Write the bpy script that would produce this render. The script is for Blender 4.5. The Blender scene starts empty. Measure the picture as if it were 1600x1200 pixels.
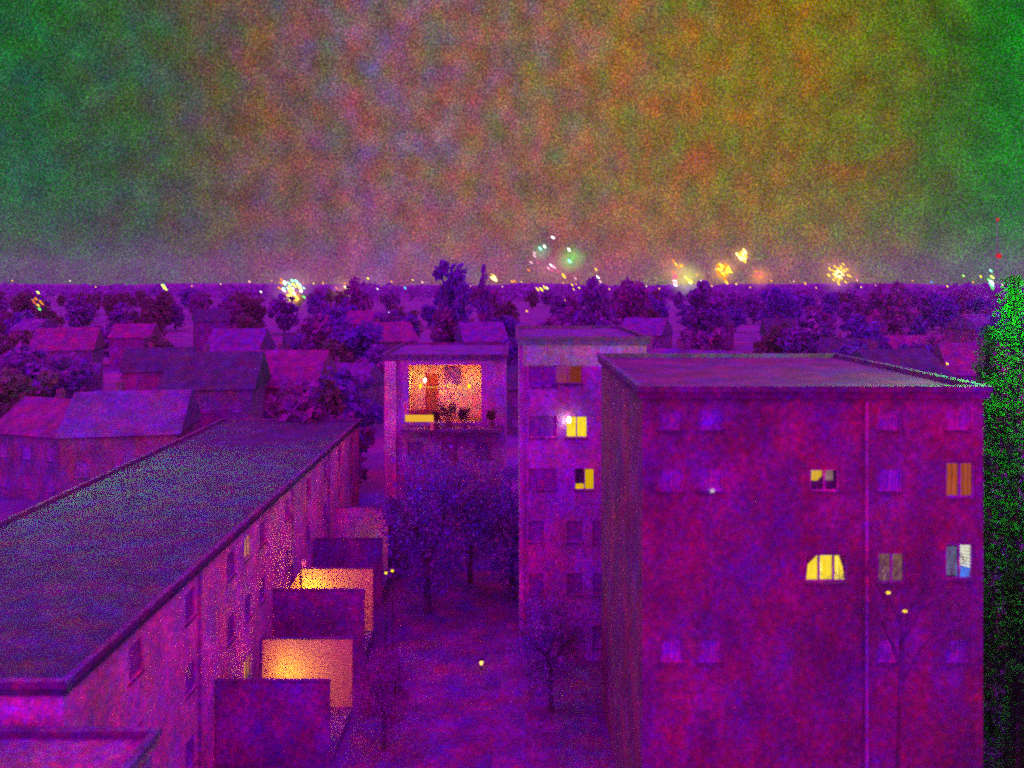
import bpy, bmesh, math, random
from mathutils import Vector, Matrix
R = math.radians
random.seed(7)
SC = bpy.context.scene
COL = SC.collection

# ------------------------------------------------------------------ camera
HC, F = 20.0, 1232.0            # camera height, focal length in pixels of the 1600 px photograph
cam = bpy.data.cameras.new('camera')
cam.sensor_width = 36.0
cam.lens = F / 1600.0 * 36.0
cam.shift_y = -155.0 / 1600.0
cam.clip_start, cam.clip_end = 0.1, 12000.0
camo = bpy.data.objects.new('camera', cam)
COL.objects.link(camo)
camo.location = (0, 0, HC)
camo.rotation_euler = (R(90), 0, 0)
SC.camera = camo
cam.dof.use_dof = True            # a phone lens focused far off, a little soft up close
cam.dof.focus_distance = 600.0
cam.dof.aperture_fstop = cam.lens / 1000.0 / 0.075

def px(x, Y): return (x - 800.0) * Y / F
def pz(y, Y): return HC - (y - 445.0) * Y / F
def at(x, y, Y): return Vector((px(x, Y), Y, pz(y, Y)))

# ------------------------------------------------------------------ exposure, sampling (a very high ISO night exposure: few samples, grain kept)
SC.view_settings.view_transform = 'Standard'
SC.view_settings.look = 'None'
SC.view_settings.exposure = 0.0
SC.view_settings.gamma = 1.0
SC.cycles.use_denoising = False
SC.cycles.use_adaptive_sampling = False
SC.cycles.use_sample_subset = True
SC.cycles.sample_offset = 0
SC.cycles.sample_subset_length = 40
SC.cycles.filter_width = 1.9
SC.cycles.max_bounces = 5
SC.cycles.volume_bounces = 1
SC.cycles.light_sampling_threshold = 0.0

# ------------------------------------------------------------------ node helpers
class N:
    def __init__(s, tree): s.t = tree; s.n = tree.nodes; s.l = tree.links
    def add(s, typ, **kw):
        n = s.n.new(typ)
        for k, v in kw.items(): setattr(n, k, v)
        return n
    def put(s, sock, v):
        if isinstance(v, bpy.types.NodeSocket): s.l.new(v, sock)
        elif v is not None: sock.default_value = v
    def math(s, op, a, b=None, c=None, clamp=False):
        n = s.add('ShaderNodeMath', operation=op, use_clamp=clamp)
        for i, v in enumerate((a, b, c)): s.put(n.inputs[i], v)
        return n.outputs[0]
    def vmath(s, op, a, b=None):
        n = s.add('ShaderNodeVectorMath', operation=op)
        s.put(n.inputs[0], a); s.put(n.inputs[1], b)
        return n.outputs[0]
    def mix(s, fac, a, b, blend='MIX'):
        n = s.add('ShaderNodeMix', data_type='RGBA', blend_type=blend)
        s.put(n.inputs[0], fac); s.put(n.inputs[6], a); s.put(n.inputs[7], b)
        return n.outputs[2]
    def noise(s, vec, scale, detail, rough, dist=0.0):
        n = s.add('ShaderNodeTexNoise')
        s.put(n.inputs['Vector'], vec)
        n.inputs['Scale'].default_value = scale
        n.inputs['Detail'].default_value = detail
        n.inputs['Roughness'].default_value = rough
        n.inputs['Distortion'].default_value = dist
        return n
    def ramp(s, fac, stops, interp='LINEAR'):
        n = s.add('ShaderNodeValToRGB'); s.put(n.inputs[0], fac)
        cr = n.color_ramp; cr.interpolation = interp
        while len(cr.elements) < len(stops): cr.elements.new(0.5)
        for e, (p, c) in zip(cr.elements, stops): e.position = p; e.color = (*c, 1)
        return n.outputs[0]
    def mottle(s, vec, scale, detail, rough, gain):
        """three independent cloudy factors round 1, one per colour channel"""
        n = s.noise(vec, scale, detail, rough)
        sep = s.add('ShaderNodeSeparateColor'); s.l.new(n.outputs['Color'], sep.inputs[0])
        out = s.add('ShaderNodeCombineColor')
        for i in range(3):
            g = gain[i] if isinstance(gain, (tuple, list)) else gain
            v = s.math('SUBTRACT', sep.outputs[i], 0.5)
            v = s.math('MULTIPLY', v, g)
            v = s.math('POWER', 2.0, v)
            s.l.new(v, out.inputs[i])
        return out.outputs[0]

# ------------------------------------------------------------------ sky: smoky New Year's night, glow of the town ahead, violet elsewhere
VIOLET = (1.40, 0.010, 2.10)
GREEN = (0.004, 0.19, 0.005)
world = bpy.data.worlds.new('World')
SC.world = world
world.use_nodes = True
w = N(world.node_tree)
w.n.clear()
tc = w.add('ShaderNodeTexCoord')
sep = w.add('ShaderNodeSeparateXYZ'); w.l.new(tc.outputs['Generated'], sep.inputs[0])
az = w.math('ARCTAN2', sep.outputs[0], sep.outputs[1])
az = w.math('ADD', w.math('DIVIDE', az, 2 * math.pi), 0.5)         # 0..1, 0.5 straight ahead
def A(deg): return 0.5 + deg / 360.0
horizon = w.ramp(az, [
    (A(-130), VIOLET), (A(-100), (0.08, 0.09, 0.12)), (A(-45), (0.005, 0.15, 0.022)), (A(-31), (0.010, 0.125, 0.022)),
    (A(-24), (0.050, 0.105, 0.034)), (A(-17), (0.17, 0.098, 0.062)), (A(-9), (0.235, 0.108, 0.115)),
    (A(0), (0.265, 0.132, 0.070)), (A(8), (0.285, 0.162, 0.030)), (A(16), (0.29, 0.175, 0.008)),
    (A(23), (0.20, 0.165, 0.004)), (A(28), (0.065, 0.160, 0.003)), (A(31.5), (0.004, 0.18, 0.002)),
    (A(55), GREEN), (A(105), (0.08, 0.09, 0.12)), (A(135), VIOLET)])
el = sep.outputs[2]
upm = w.add('ShaderNodeMapRange', interpolation_type='SMOOTHSTEP'); w.put(upm.inputs[0], el)
upm.inputs[1].default_value, upm.inputs[2].default_value = 0.36, 0.75
low = w.add('ShaderNodeMapRange', interpolation_type='SMOOTHSTEP'); w.put(low.inputs[0], el)
low.inputs[1].default_value, low.inputs[2].default_value = 0.10, -0.02
low.inputs[3].default_value, low.inputs[4].default_value = 0.0, 0.12
c = w.mix(low.outputs[0], horizon, (0.30, 0.11, 0.08, 1))
c = w.mix(upm.outputs[0], c, (*VIOLET, 1))
st = w.vmath('MULTIPLY', tc.outputs['Generated'], (1.0, 1.0, 0.85))
m1 = w.mottle(st, 38.0, 0.8, 0.5, (2.3, 1.8, 4.2))
m2 = w.mottle(st, 6.0, 2.0, 0.5, (0.7, 0.5, 1.2))
m3 = w.mottle(tc.outputs['Generated'], 420.0, 1.0, 1.0, 3.0)
g1 = w.noise(tc.outputs['Generated'], 460.0, 1.0, 1.0).outputs['Fac']
g1 = w.math('POWER', 2.0, w.math('MULTIPLY', w.math('SUBTRACT', g1, 0.5), 4.5))
c = w.mix(1.0, c, m1, 'MULTIPLY')
c = w.mix(1.0, c, m2, 'MULTIPLY')
c = w.mix(1.0, c, m3, 'MULTIPLY')
c = w.vmath('SCALE', c); c.node.inputs['Scale'].default_value = 1.0; w.put(c.node.inputs['Scale'], g1)
bg = w.add('ShaderNodeBackground'); w.put(bg.inputs[0], c); bg.inputs[1].default_value = 0.84
wo = w.add('ShaderNodeOutputWorld'); w.l.new(bg.outputs[0], wo.inputs[0])
world.cycles.sampling_method = 'MANUAL'
world.cycles.sample_map_resolution = 512

# ------------------------------------------------------------------ materials
MATS = {}
def mat(name, rgb, rough=0.85, soil=3.6, scale=0.75, grain=6.0, metal=0.0, translucent=0.0):
    if name in MATS: return MATS[name]
    m = bpy.data.materials.new(name); m.use_nodes = True
    t = N(m.node_tree); t.n.clear()
    o = t.add('ShaderNodeOutputMaterial'); b = t.add('ShaderNodeBsdfPrincipled')
    co = t.add('ShaderNodeNewGeometry').outputs['Position']
    col = (*rgb, 1)
    a = t.mottle(t.vmath('MULTIPLY', co, (1, 1, 0.6)), scale, 3.0, 0.6, soil)
    cc = t.mix(1.0, col, a, 'MULTIPLY')
    cc = t.mix(1.0, cc, t.mottle(co, 4.0, 3.0, 1.0, grain), 'MULTIPLY')
    t.put(b.inputs['Base Color'], cc)
    b.inputs['Roughness'].default_value = rough
    b.inputs['Metallic'].default_value = metal
    b.inputs['Specular IOR Level'].default_value = 0.2
    sh = b.outputs[0]
    if translucent:
        tr = t.add('ShaderNodeBsdfTranslucent'); t.put(tr.inputs[0], cc)
        mx = t.add('ShaderNodeMixShader'); mx.inputs[0].default_value = translucent
        t.l.new(sh, mx.inputs[1]); t.l.new(tr.outputs[0], mx.inputs[2]); sh = mx.outputs[0]
    t.l.new(sh, o.inputs[0])
    MATS[name] = m
    return m

def glow(name, rgb, strength, fold=0.0, patch=0.0, fscale=14.0):
    if name in MATS: return MATS[name]
    m = bpy.data.materials.new(name); m.use_nodes = True
    t = N(m.node_tree); t.n.clear()
    o = t.add('ShaderNodeOutputMaterial'); e = t.add('ShaderNodeEmission')
    tcn = t.add('ShaderNodeTexCoord').outputs['Object']
    s = strength
    if fold:
        wv = t.add('ShaderNodeTexWave', wave_type='BANDS', bands_direction='X'); t.put(wv.inputs[0], tcn)
        wv.inputs['Scale'].default_value = fscale / 6.28; wv.inputs['Distortion'].default_value = 1.5
        s = t.math('MULTIPLY', t.math('ADD', t.math('MULTIPLY', wv.outputs['Fac'], fold), 1 - fold * 0.5), strength)
    if patch:
        n = t.noise(tcn, 2.3, 5.0, 0.75).outputs['Fac']
        n = t.math('POWER', 2.0, t.math('MULTIPLY', t.math('SUBTRACT', n, 0.5), patch))
        s = t.math('MULTIPLY', n, s)
    e.inputs[0].default_value = (*rgb, 1)
    t.put(e.inputs[1], s)
    t.l.new(e.outputs[0], o.inputs[0])
    MATS[name] = m
    return m

M_plaster = mat('old_plaster', (0.42, 0.22, 0.38))
M_pale = mat('pale_plaster', (0.64, 0.46, 0.38), soil=3.0)
M_brick = mat('red_render', (0.22, 0.095, 0.135))
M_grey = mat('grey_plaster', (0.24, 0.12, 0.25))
M_roof = mat('dark_roofing', (0.07, 0.15, 0.09))
M_tile = mat('red_roof_tile', (0.20, 0.08, 0.14))
M_slate = mat('slate', (0.15, 0.10, 0.20))
M_conc = mat('concrete', (0.15, 0.08, 0.14))
M_gravel = mat('pale_gravel', (0.26, 0.20, 0.18), scale=0.5)
M_white = mat('faded_paint', (0.36, 0.16, 0.32), rough=0.6)
M_dark = mat('dark_metal', (0.07, 0.06, 0.09), rough=0.5)
M_steel = mat('painted_steel', (0.36, 0.16, 0.30), rough=0.6)
M_glass = mat('dark_window_glass', (0.27, 0.10, 0.30), rough=0.25, soil=3.0)
M_lawn = mat('dormant_lawn', (0.18, 0.10, 0.18), scale=0.6, soil=4.0)
M_earth = mat('suburb_ground', (0.18, 0.10, 0.19), scale=0.1, soil=4.0)
M_path = mat('paving', (0.20, 0.12, 0.20))
M_bark = mat('bark', (0.13, 0.07, 0.11))
M_wood = mat('brown_wood', (0.25, 0.13, 0.08))
M_orange = mat('ochre_paint', (0.72, 0.44, 0.24), soil=1.2)
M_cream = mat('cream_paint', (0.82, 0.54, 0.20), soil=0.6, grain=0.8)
LEAF = [mat('leaf_violet', (0.27, 0.11, 0.36), translucent=0.3), mat('leaf_blue', (0.20, 0.10, 0.40), translucent=0.3),
        mat('leaf_plum', (0.30, 0.09, 0.27), translucent=0.3), mat('leaf_olive', (0.20, 0.24, 0.12), translucent=0.3)]
M_ever = mat('leaf_evergreen', (0.03, 0.22, 0.02), translucent=0.5)
M_bush = mat('leaf_bush', (0.13, 0.13, 0.06), translucent=0.3)

YEL = (1.0, 0.66, 0.0); GOLD = (1.0, 0.40, 0.02); ORA = (0.85, 0.16, 0.005)
G_yel = glow('lit_yellow', YEL, 0.82, fold=0.35, patch=0.8)
G_yel2 = glow('lit_yellow_bright', (1.0, 0.74, 0.02), 1.05, fold=0.12, patch=1.2, fscale=9)
G_strip = glow('lit_amber', (1.0, 0.52, 0.06), 1.5, fold=0.3)
G_ora = glow('lit_orange_curtain', ORA, 0.42, fold=0.5, patch=1.2, fscale=11)
G_red = glow('lit_red_curtain', (0.75, 0.10, 0.02), 0.24, fold=0.5, patch=2.5)
G_white = glow('lamp_white', (1.0, 0.95, 0.85), 4.0)
G_blind = glow('lit_blind', (0.92, 0.95, 0.72), 0.95, patch=0.8)
G_blue = glow('screen_blue', (0.06, 0.24, 1.0), 0.9, patch=1.5)
G_pale = glow('lit_pale', (0.8, 0.42, 0.26), 0.22, patch=7.0)
G_bulb = glow('bulb_gold', (1.0, 0.62, 0.02), 1.6)

# ------------------------------------------------------------------ mesh helpers
class MB:
    def __init__(s): s.b = bmesh.new()
    def box(s, x0, x1, y0, y1, z0, z1):
        v = [s.b.verts.new(p) for p in ((x0, y0, z0), (x1, y0, z0), (x1, y1, z0), (x0, y1, z0), (x0, y0, z1), (x1, y0, z1), (x1, y1, z1), (x0, y1, z1))]
        for f in ((3, 2, 1, 0), (4, 5, 6, 7), (0, 1, 5, 4), (1, 2, 6, 5), (2, 3, 7, 6), (3, 0, 4, 7)): s.b.faces.new([v[i] for i in f])
        return s
    def prism(s, pts, y0, y1):
        """outline in x,z pushed along y"""
        a = [s.b.verts.new((p[0], y0, p[1])) for p in pts]; c = [s.b.verts.new((p[0], y1, p[1])) for p in pts]
        n = len(pts)
        s.b.faces.new(a); s.b.faces.new(c[::-1])
        for i in range(n): s.b.faces.new((a[i], c[i], c[(i + 1) % n], a[(i + 1) % n]))
        return s
    def tube(s, p, q, r0, r1, n=6, cap=True):
        p, q = Vector(p), Vector(q); d = (q - p)
        if d.length < 1e-6: return s
        d.normalize()
        u = d.cross(Vector((0, 0, 1)) if abs(d.z) < 0.9 else Vector((1, 0, 0))).normalized(); v = d.cross(u)
        A_ = [s.b.verts.new(p + (u * math.cos(t) + v * math.sin(t)) * r0) for t in [2 * math.pi * i / n for i in range(n)]]
        B_ = [s.b.verts.new(q + (u * math.cos(t) + v * math.sin(t)) * r1) for t in [2 * math.pi * i / n for i in range(n)]]
        for i in range(n): s.b.faces.new((A_[i], A_[(i + 1) % n], B_[(i + 1) % n], B_[i]))
        if cap: s.b.faces.new(A_[::-1]); s.b.faces.new(B_)
        return s
    def ball(s, c, r, sub=1, sq=(1, 1, 1)):
        bmesh.ops.create_icosphere(s.b, subdivisions=sub, radius=1.0, matrix=Matrix.Translation(c) @ Matrix.Diagonal((r * sq[0], r * sq[1], r * sq[2], 1)))
        return s
    def mesh(s, name, m):
        me = bpy.data.meshes.new(name); s.b.normal_update(); bmesh.ops.recalc_face_normals(s.b, faces=s.b.faces[:]) if len(s.b.faces) < 4000 else None
        s.b.to_mesh(me); s.b.free(); me.materials.append(m)
        return me
    def build(s, name, m, parent=None, loc=(0, 0, 0), label=None):
        return link(name, s.mesh(name, m), parent, loc, label)

def link(name, me, parent=None, loc=(0, 0, 0), label=None, rot=(0, 0, 0)):
    o = bpy.data.objects.new(name, me); COL.objects.link(o)
    o.parent = parent; o.location = loc; o.rotation_euler = rot
    if label: o['label'] = label
    return o
def tag(o, label, cat, group=None):
    o['label'] = label; o['category'] = cat
    if group: o['group'] = group
    return o
def thing(name, label, cat, loc=(0, 0, 0), rz=0.0, group=None):
    o = bpy.data.objects.new(name, None); COL.objects.link(o); o.empty_display_size = 0.2
    o.location = loc; o.rotation_euler = (0, 0, rz)
    return tag(o, label, cat, group)
def structure(o): o['kind'] = 'structure'; return o
def copy_tree(o, parent=None):
    c = o.copy(); COL.objects.link(c)
    if parent is not None: c.parent = parent
    for ch in list(o.children): copy_tree(ch, c)
    return c
def point_lamp(parent, loc, rgb, watts, r=0.06):
    l = bpy.data.lights.new('lamp_light', 'POINT'); l.color = rgb; l.energy = watts; l.shadow_soft_size = r
    o = bpy.data.objects.new('lamp_light', l); COL.objects.link(o); o.parent = parent; o.location = loc
    return o

# ------------------------------------------------------------------ ground, paths, hills
def sheet(name, m, pts, z):
    me = bpy.data.meshes.new(name); me.from_pydata([(x, y, z) for x, y in pts], [], [list(range(len(pts)))]); me.materials.append(m)
    return structure(link(name, me))
gm = bpy.data.meshes.new('ground')
ys = [-40, 30, 70, 110, 180, 300, 500, 900, 1500, 2500, 4200]
gv, gf = [], []
def ground_z(y): return 0.0
for y in ys:
    for k in range(-6, 7): gv.append((k / 6 * max(120, y * 0.95 + 60), y, ground_z(y)))
for j in range(len(ys) - 1):
    for k in range(12): gf.append((j * 13 + k, j * 13 + k + 1, (j + 1) * 13 + k + 1, (j + 1) * 13 + k))
gm.from_pydata(gv, [], gf); gm.materials.append(M_earth)
structure(link('ground', gm))
sheet('lawn', M_lawn, [(-7.0, 24), (4.0, 24), (4.0, 58), (-7.0, 58)], 0.006)
sheet('path', M_path, [(-1.2, 24), (0.2, 24), (1.5, 58), (0.2, 58)], 0.012)
hv, hf = [], []
for i in range(121):
    x = -2400 + 40 * i
    h = 17 + 5 * math.sin(i * 0.23) + 3.5 * math.sin(i * 0.61 + 1) + random.uniform(-2, 2)
    hv += [(x, 2300, -1), (x, 2550, h), (x, 3400, h + 2), (x, 3700, -1)]
for i in range(120):
    for k in range(3): hf.append((i * 4 + k, (i + 1) * 4 + k, (i + 1) * 4 + k + 1, i * 4 + k + 1))
hm = bpy.data.meshes.new('hills'); hm.from_pydata(hv, [], hf); hm.materials.append(M_earth)
structure(link('hills', hm))

# ------------------------------------------------------------------ windows and buildings
def curtain_mesh(w_, h_, m, name='curtain', cut=None):
    n = max(6, int(w_ / 0.07)); vs, fs = [], []
    for i in range(n + 1):
        x = -w_ / 2 + w_ * i / n; y = 0.025 * math.sin(i * 1.7) + 0.01 * math.sin(i * 0.6)
        z0 = -h_ / 2 if cut is None else cut(i / n) * h_ - h_ / 2
        vs += [(x, y, z0), (x, y, h_ / 2)]
    for i in range(n): fs.append((i * 2, i * 2 + 2, i * 2 + 3, i * 2 + 1))
    me = bpy.data.meshes.new(name); me.from_pydata(vs, [], fs); me.materials.append(m)
    return me
CACHE = {}
def window_parts(w_, h_, mull, glassmat):
    key = (round(w_, 2), round(h_, 2), mull, glassmat.name)
    if key not in CACHE:
        f = MB(); t = 0.055
        f.box(-w_/2, w_/2, 0.06, 0.13, h_/2 - t, h_/2).box(-w_/2, w_/2, 0.06, 0.13, -h_/2, -h_/2 + t)
        f.box(-w_/2, -w_/2 + t, 0.06, 0.13, -h_/2 + t, h_/2 - t).box(w_/2 - t, w_/2, 0.06, 0.13, -h_/2 + t, h_/2 - t)
        for k in range(mull):
            cx = -w_/2 + w_ * (k + 1) / (mull + 1)
            f.box(cx - t*0.6, cx + t*0.6, 0.055, 0.125, -h_/2 + t, h_/2 - t)
        p = MB(); n = mull + 1
        pw = (w_ - 2 * t) / n
        p.box(-pw/2 + 0.02, pw/2 - 0.02, 0.085, 0.105, -h_/2 + t, h_/2 - t)
        s = MB(); s.box(-w_/2 - 0.06, w_/2 + 0.06, -0.07, 0.06, -h_/2 - 0.05, -h_/2 - 0.002)
        CACHE[key] = (f.mesh('window', M_white), p.mesh('pane', glassmat), s.mesh('sill', M_conc), [(-w_/2 + t + pw * (k + .5)) for k in range(n)])
    return CACHE[key]
def window(parent, x, z, w_, h_, mull=1, lit=None, label=None):
    """a window at (x, z) in the front of a building; lit = curtain material behind clear panes"""
    fm, pm, sm, xs = window_parts(w_, h_, mull, M_clear if lit else M_glass)
    f = link('window', fm, parent, (x, 0, z), label)
    for q in xs: link('pane', pm, f, (q, 0, 0))
    link('sill', sm, f)
    if lit:
        link('curtain', curtain_mesh(w_ - 0.06, h_ - 0.06, lit), f, (0, 0.2, 0))
    return f
# clear glass: thin, lets the room light through
M_clear = bpy.data.materials.new('clear_glass'); M_clear.use_nodes = True
_t = N(M_clear.node_tree); _t.n.clear()
_o = _t.add('ShaderNodeOutputMaterial'); _a = _t.add('ShaderNodeBsdfTransparent'); _g = _t.add('ShaderNodeBsdfGlossy'); _g.inputs['Roughness'].default_value = 0.05
_x = _t.add('ShaderNodeMixShader'); _x.inputs[0].default_value = 0.05
_t.l.new(_a.outputs[0], _x.inputs[1]); _t.l.new(_g.outputs[0], _x.inputs[2]); _t.l.new(_x.outputs[0], _o.inputs[0])

def facade(W, H, holes, depth=0.35):
    """front wall from x=0..W, z=0..H with real openings (x0,x1,z0,z1)"""
    b = MB()
    xs = sorted({0, W, *[h[0] for h in holes], *[h[1] for h in holes]}); zs = sorted({0, H, *[h[2] for h in holes], *[h[3] for h in holes]})
    for i in range(len(xs) - 1):
        run = None
        for j in range(len(zs) - 1):
            cx, cz = (xs[i] + xs[i+1]) / 2, (zs[j] + zs[j+1]) / 2
            solid = not any(h[0] < cx < h[1] and h[2] < cz < h[3] for h in holes)
            if solid: run = zs[j] if run is None else run
            if run is not None and (not solid or j == len(zs) - 2):
                b.box(xs[i], xs[i+1], 0, depth, run, zs[j+1] if solid else zs[j]); run = None
    return b
def building(name, label, cat, loc, rz, W, D, H, wins, wall, roof='flat', roofm=None, group=None, extra_holes=()):
    """wins: (x, z, w, h, mullions, lit material, label)"""
    t = thing(name, label, cat, loc, rz, group)
    holes = [(x - w_/2, x + w_/2, z - h_/2, z + h_/2) for x, z, w_, h_, *_ in wins] + list(extra_holes)
    b = facade(W, H, holes)
    b.box(0, 0.3, 0.352, D, 0, H).box(W - 0.3, W, 0.352, D, 0, H).box(0.302, W - 0.302, D - 0.3, D, 0, H)
    b.build('wall', wall, t)
    MB().box(0.31, W - 0.31, 0.6, D - 0.31, 0.05, H - 0.1).build('interior', M_dark, t) if not extra_holes else None
    if roof == 'flat':
        r = MB().box(-0.15, W + 0.15, -0.15, D + 0.15, H + 0.002, H + 0.22).build('roof', roofm or M_roof, t)
        e = MB().box(-0.2, W + 0.2, -0.2, 0.02, H + 0.222, H + 0.42).box(-0.2, W + 0.2, D - 0.02, D + 0.2, H + 0.222, H + 0.42)
        e.box(-0.2, 0.02, 0.022, D - 0.022, H + 0.222, H + 0.42).box(W - 0.02, W + 0.2, 0.022, D - 0.022, H + 0.222, H + 0.42).build('parapet', M_conc, r)
    elif roof == 'gable_x':          # ridge along x
        rise = D * 0.36
        g = MB()
        g.b.free(); g.b = bmesh.new()
        bm = g.b
        o_ = 0.35
        P = [(-o_, -o_, H), (W + o_, -o_, H), (W + o_, D + o_, H), (-o_, D + o_, H), (-o_, D/2, H + rise), (W + o_, D/2, H + rise)]
        V = [bm.verts.new(p) for p in P]
        for f in ((0, 1, 5, 4), (2, 3, 4, 5), (0, 4, 3), (1, 2, 5), (3, 2, 1, 0)): bm.faces.new([V[i] for i in f])
        r = g.build('roof', roofm or M_tile, t)
        MB().box(W*0.3, W*0.3 + 0.6, D*0.6, D*0.6 + 0.6, H + rise*0.5, H + rise + 0.7).build('chimney', M_brick, r)
    for wv in wins: window(t, *wv[:6], label=wv[6] if len(wv) > 6 else None)
    return t

# --- the long row on the left, its front running away from the camera
ROWX, ROWY = -12.4, 21.8
row_w = []
for k in range(9):
    yy = 26.0 - ROWY + k * 4.4
    for z in (1.95, 4.85, 7.65):
        row_w.append((yy, z, 0.95, 1.15, 0, None))
row_w = [v for v in row_w if abs(v[0] - 15.25) > 1.2]
row_w += [(15.25, 7.68, 0.9, 1.05, 1, G_strip, 'slim amber lit window of the top storey'), (15.2, 1.95, 0.9, 1.15, 1, G_strip, 'slim amber lit window of the ground floor'), (15.25, 4.85, 0.9, 1.1, 0, None)]
row = building('apartment_row', 'long flat roofed row on the left, its front receding past the lit patios', 'apartment row',
               (ROWX, ROWY, 0), R(90), 42.2, 11.0, 8.7, row_w, M_pale, 'flat', M_roof)
for yy in (9.4, 22.6, 31.4):
    MB().box(yy - 0.05, yy + 0.05, -0.11, -0.01, 0, 8.68).build('downpipe', M_steel, row)

# pale flat roofed annex in the bottom left corner
an = building('annex', 'low annex with pale gravel roof in front of the long row, bottom left', 'annex', (-26, 9.0, 0), 0, 16.4, 12.0, 7.7,
              [(2.2, 5.5, 1.2, 1.2, 1, None), (6.0, 5.5, 1.2, 1.2, 1, None), (9.6, 5.5, 1.2, 1.2, 1, None), (13.4, 5.5, 1.2, 1.2, 1, None)], M_grey, 'flat', M_gravel)
MB().tube((14.2, 9, 7.92), (14.2, 9, 8.7), 0.12, 0.12, 8).tube((14.2, 9, 8.7), (14.2, 9, 8.85), 0.2, 0.16, 8).build('roof_vent', M_steel, an)

# --- patio enclosures: two equal side walls, a slab, copings, and a lamp inside lighting the far wall
def enclosure(label, y0, y1, x1, ztop0, ztop1, zfloor, lamp, watts, rgb, slope=False, xstart=-12.35, wallm=None):
    t = thing('patio_enclosure', label, 'patio', (0, 0, 0), 0, 'walled patios along the row on the left')
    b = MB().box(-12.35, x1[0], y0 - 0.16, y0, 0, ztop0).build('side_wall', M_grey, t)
    MB().box(-12.38, x1[0] + 0.03, y0 - 0.19, y0 + 0.03, ztop0 + 0.002, ztop0 + 0.06).build('coping', M_conc, b)
    if slope:
        zc = zfloor
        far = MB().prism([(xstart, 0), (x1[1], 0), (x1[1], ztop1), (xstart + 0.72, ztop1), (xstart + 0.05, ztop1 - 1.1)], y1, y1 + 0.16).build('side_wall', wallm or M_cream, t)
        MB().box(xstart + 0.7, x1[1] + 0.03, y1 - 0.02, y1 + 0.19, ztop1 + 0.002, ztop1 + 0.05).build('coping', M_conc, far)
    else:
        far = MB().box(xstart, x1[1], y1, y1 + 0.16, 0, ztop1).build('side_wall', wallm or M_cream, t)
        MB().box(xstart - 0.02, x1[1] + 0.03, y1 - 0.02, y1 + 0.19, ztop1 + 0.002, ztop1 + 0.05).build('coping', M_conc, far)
    MB().box(-12.35, max(x1), y0 + 0.002, y1 - 0.002, 0, zfloor).build('floor_slab', M_path, t)
    lt = thing('wall_lamp', lamp[3], 'wall lamp', (lamp[0], lamp[1], lamp[2]))
    MB().box(-0.13, 0.13, -0.14, -0.09, -0.16, 0.18).box(-0.19, -0.135, -0.14, 0.22, -0.3, 0.3).build('shade', M_dark, lt)
    MB().ball((0, 0, 0), 0.07).build('bulb', G_bulb, lt)
    MB().tube((0, -0.1, -0.1), (0, -0.1, -(lamp[2] - zfloor)), 0.025, 0.03, 6).build('post', M_dark, lt)
    point_lamp(lt, (0, 0.02, 0.0), rgb, watts, 0.08)
    return t
enclosure('nearest walled patio, its far wall glowing amber at the left end', 33.0, 37.0, (-7.6, -7.5), 3.45, 3.36, 0.2,
          (-10.55, 35.7, 1.75, 'small shaded lamp inside the nearest walled patio'), 270, (1.0, 0.47, 0.006), xstart=-11.72)
ec = enclosure('middle walled patio with the brightest amber wall and a sloping left end', 41.0, 43.6, (-7.65, -7.7), 4.15, 4.28, 0.9,
          (-11.2, 42.35, 3.1, 'small shaded lamp inside the brightest middle patio'), 420, (1.0, 0.47, 0.004), slope=True, xstart=-12.36)
MB().tube((-11.63, 43.45, 0), (-11.63, 43.45, 4.34), 0.05, 0.05, 8).build('downpipe', M_dark, ec)
MB().box(-11.62, -11.42, 43.62, 43.8, 4.36, 4.75).build('finial', M_white, ec)
enclosure('farthest walled patio below the top floor loggia, dim brown wall', 49.4, 52.7, (-8.1, -8.3), 4.1, 5.1, 0.9,
          (-9.4, 50.7, 2.7, 'faint shaded lamp inside the farthest walled patio'), 26, (1.0, 0.50, 0.20), xstart=-11.9, wallm=M_pale)
MB().box(-8.6, -7.0, 53.6, 53.8, 0, 5.4).build('screen_wall', M_conc, thing('garden_screen', 'pale upright screen wall behind the farthest walled patio', 'wall'))

# post lanterns just right of the middle patio
for x_, y_, hgt, lab in ((603, 895, 0, 'left one of two tiny gold post lanterns beside the middle patio'), (613, 892, 0, 'right one of two tiny gold post lanterns beside the middle patio')):
    p = at(x_, y_, 43.0)
    t = thing('post_lantern', lab, 'lantern', (p.x, p.y, 0), 0, 'small lights in the courtyard')
    MB().tube((0, 0, 0), (0, 0, p.z - 0.12), 0.04, 0.03, 6).build('post', M_dark, t)
    MB().ball((0, 0, p.z), 0.09).build('bulb', G_bulb, t)
    MB().tube((0, 0, p.z + 0.1), (0, 0, p.z + 0.18), 0.13, 0.03, 8).build('cap', M_dark, t)
p = at(752, 1035, 41.0)
t = thing('garden_lamp', 'single small warm garden lamp alone on the dark lawn', 'garden lamp', (p.x, p.y, 0), 0, 'small lights in the courtyard')
MB().tube((0, 0, 0), (0, 0, p.z - 0.1), 0.05, 0.04, 8).build('post', M_dark, t)
MB().ball((0, 0, p.z), 0.12, 2, (0.8, 0.8, 1.3)).build('bulb', glow('bulb_warm', (1.0, 0.55, 0.12), 2.0), t)
MB().tube((0, 0, p.z + 0.15), (0, 0, p.z + 0.22), 0.18, 0.04, 8).build('cap', M_dark, t)
point_lamp(t, (0, 0, p.z + 0.02), (1.0, 0.5, 0.2), 9, 0.1)

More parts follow.
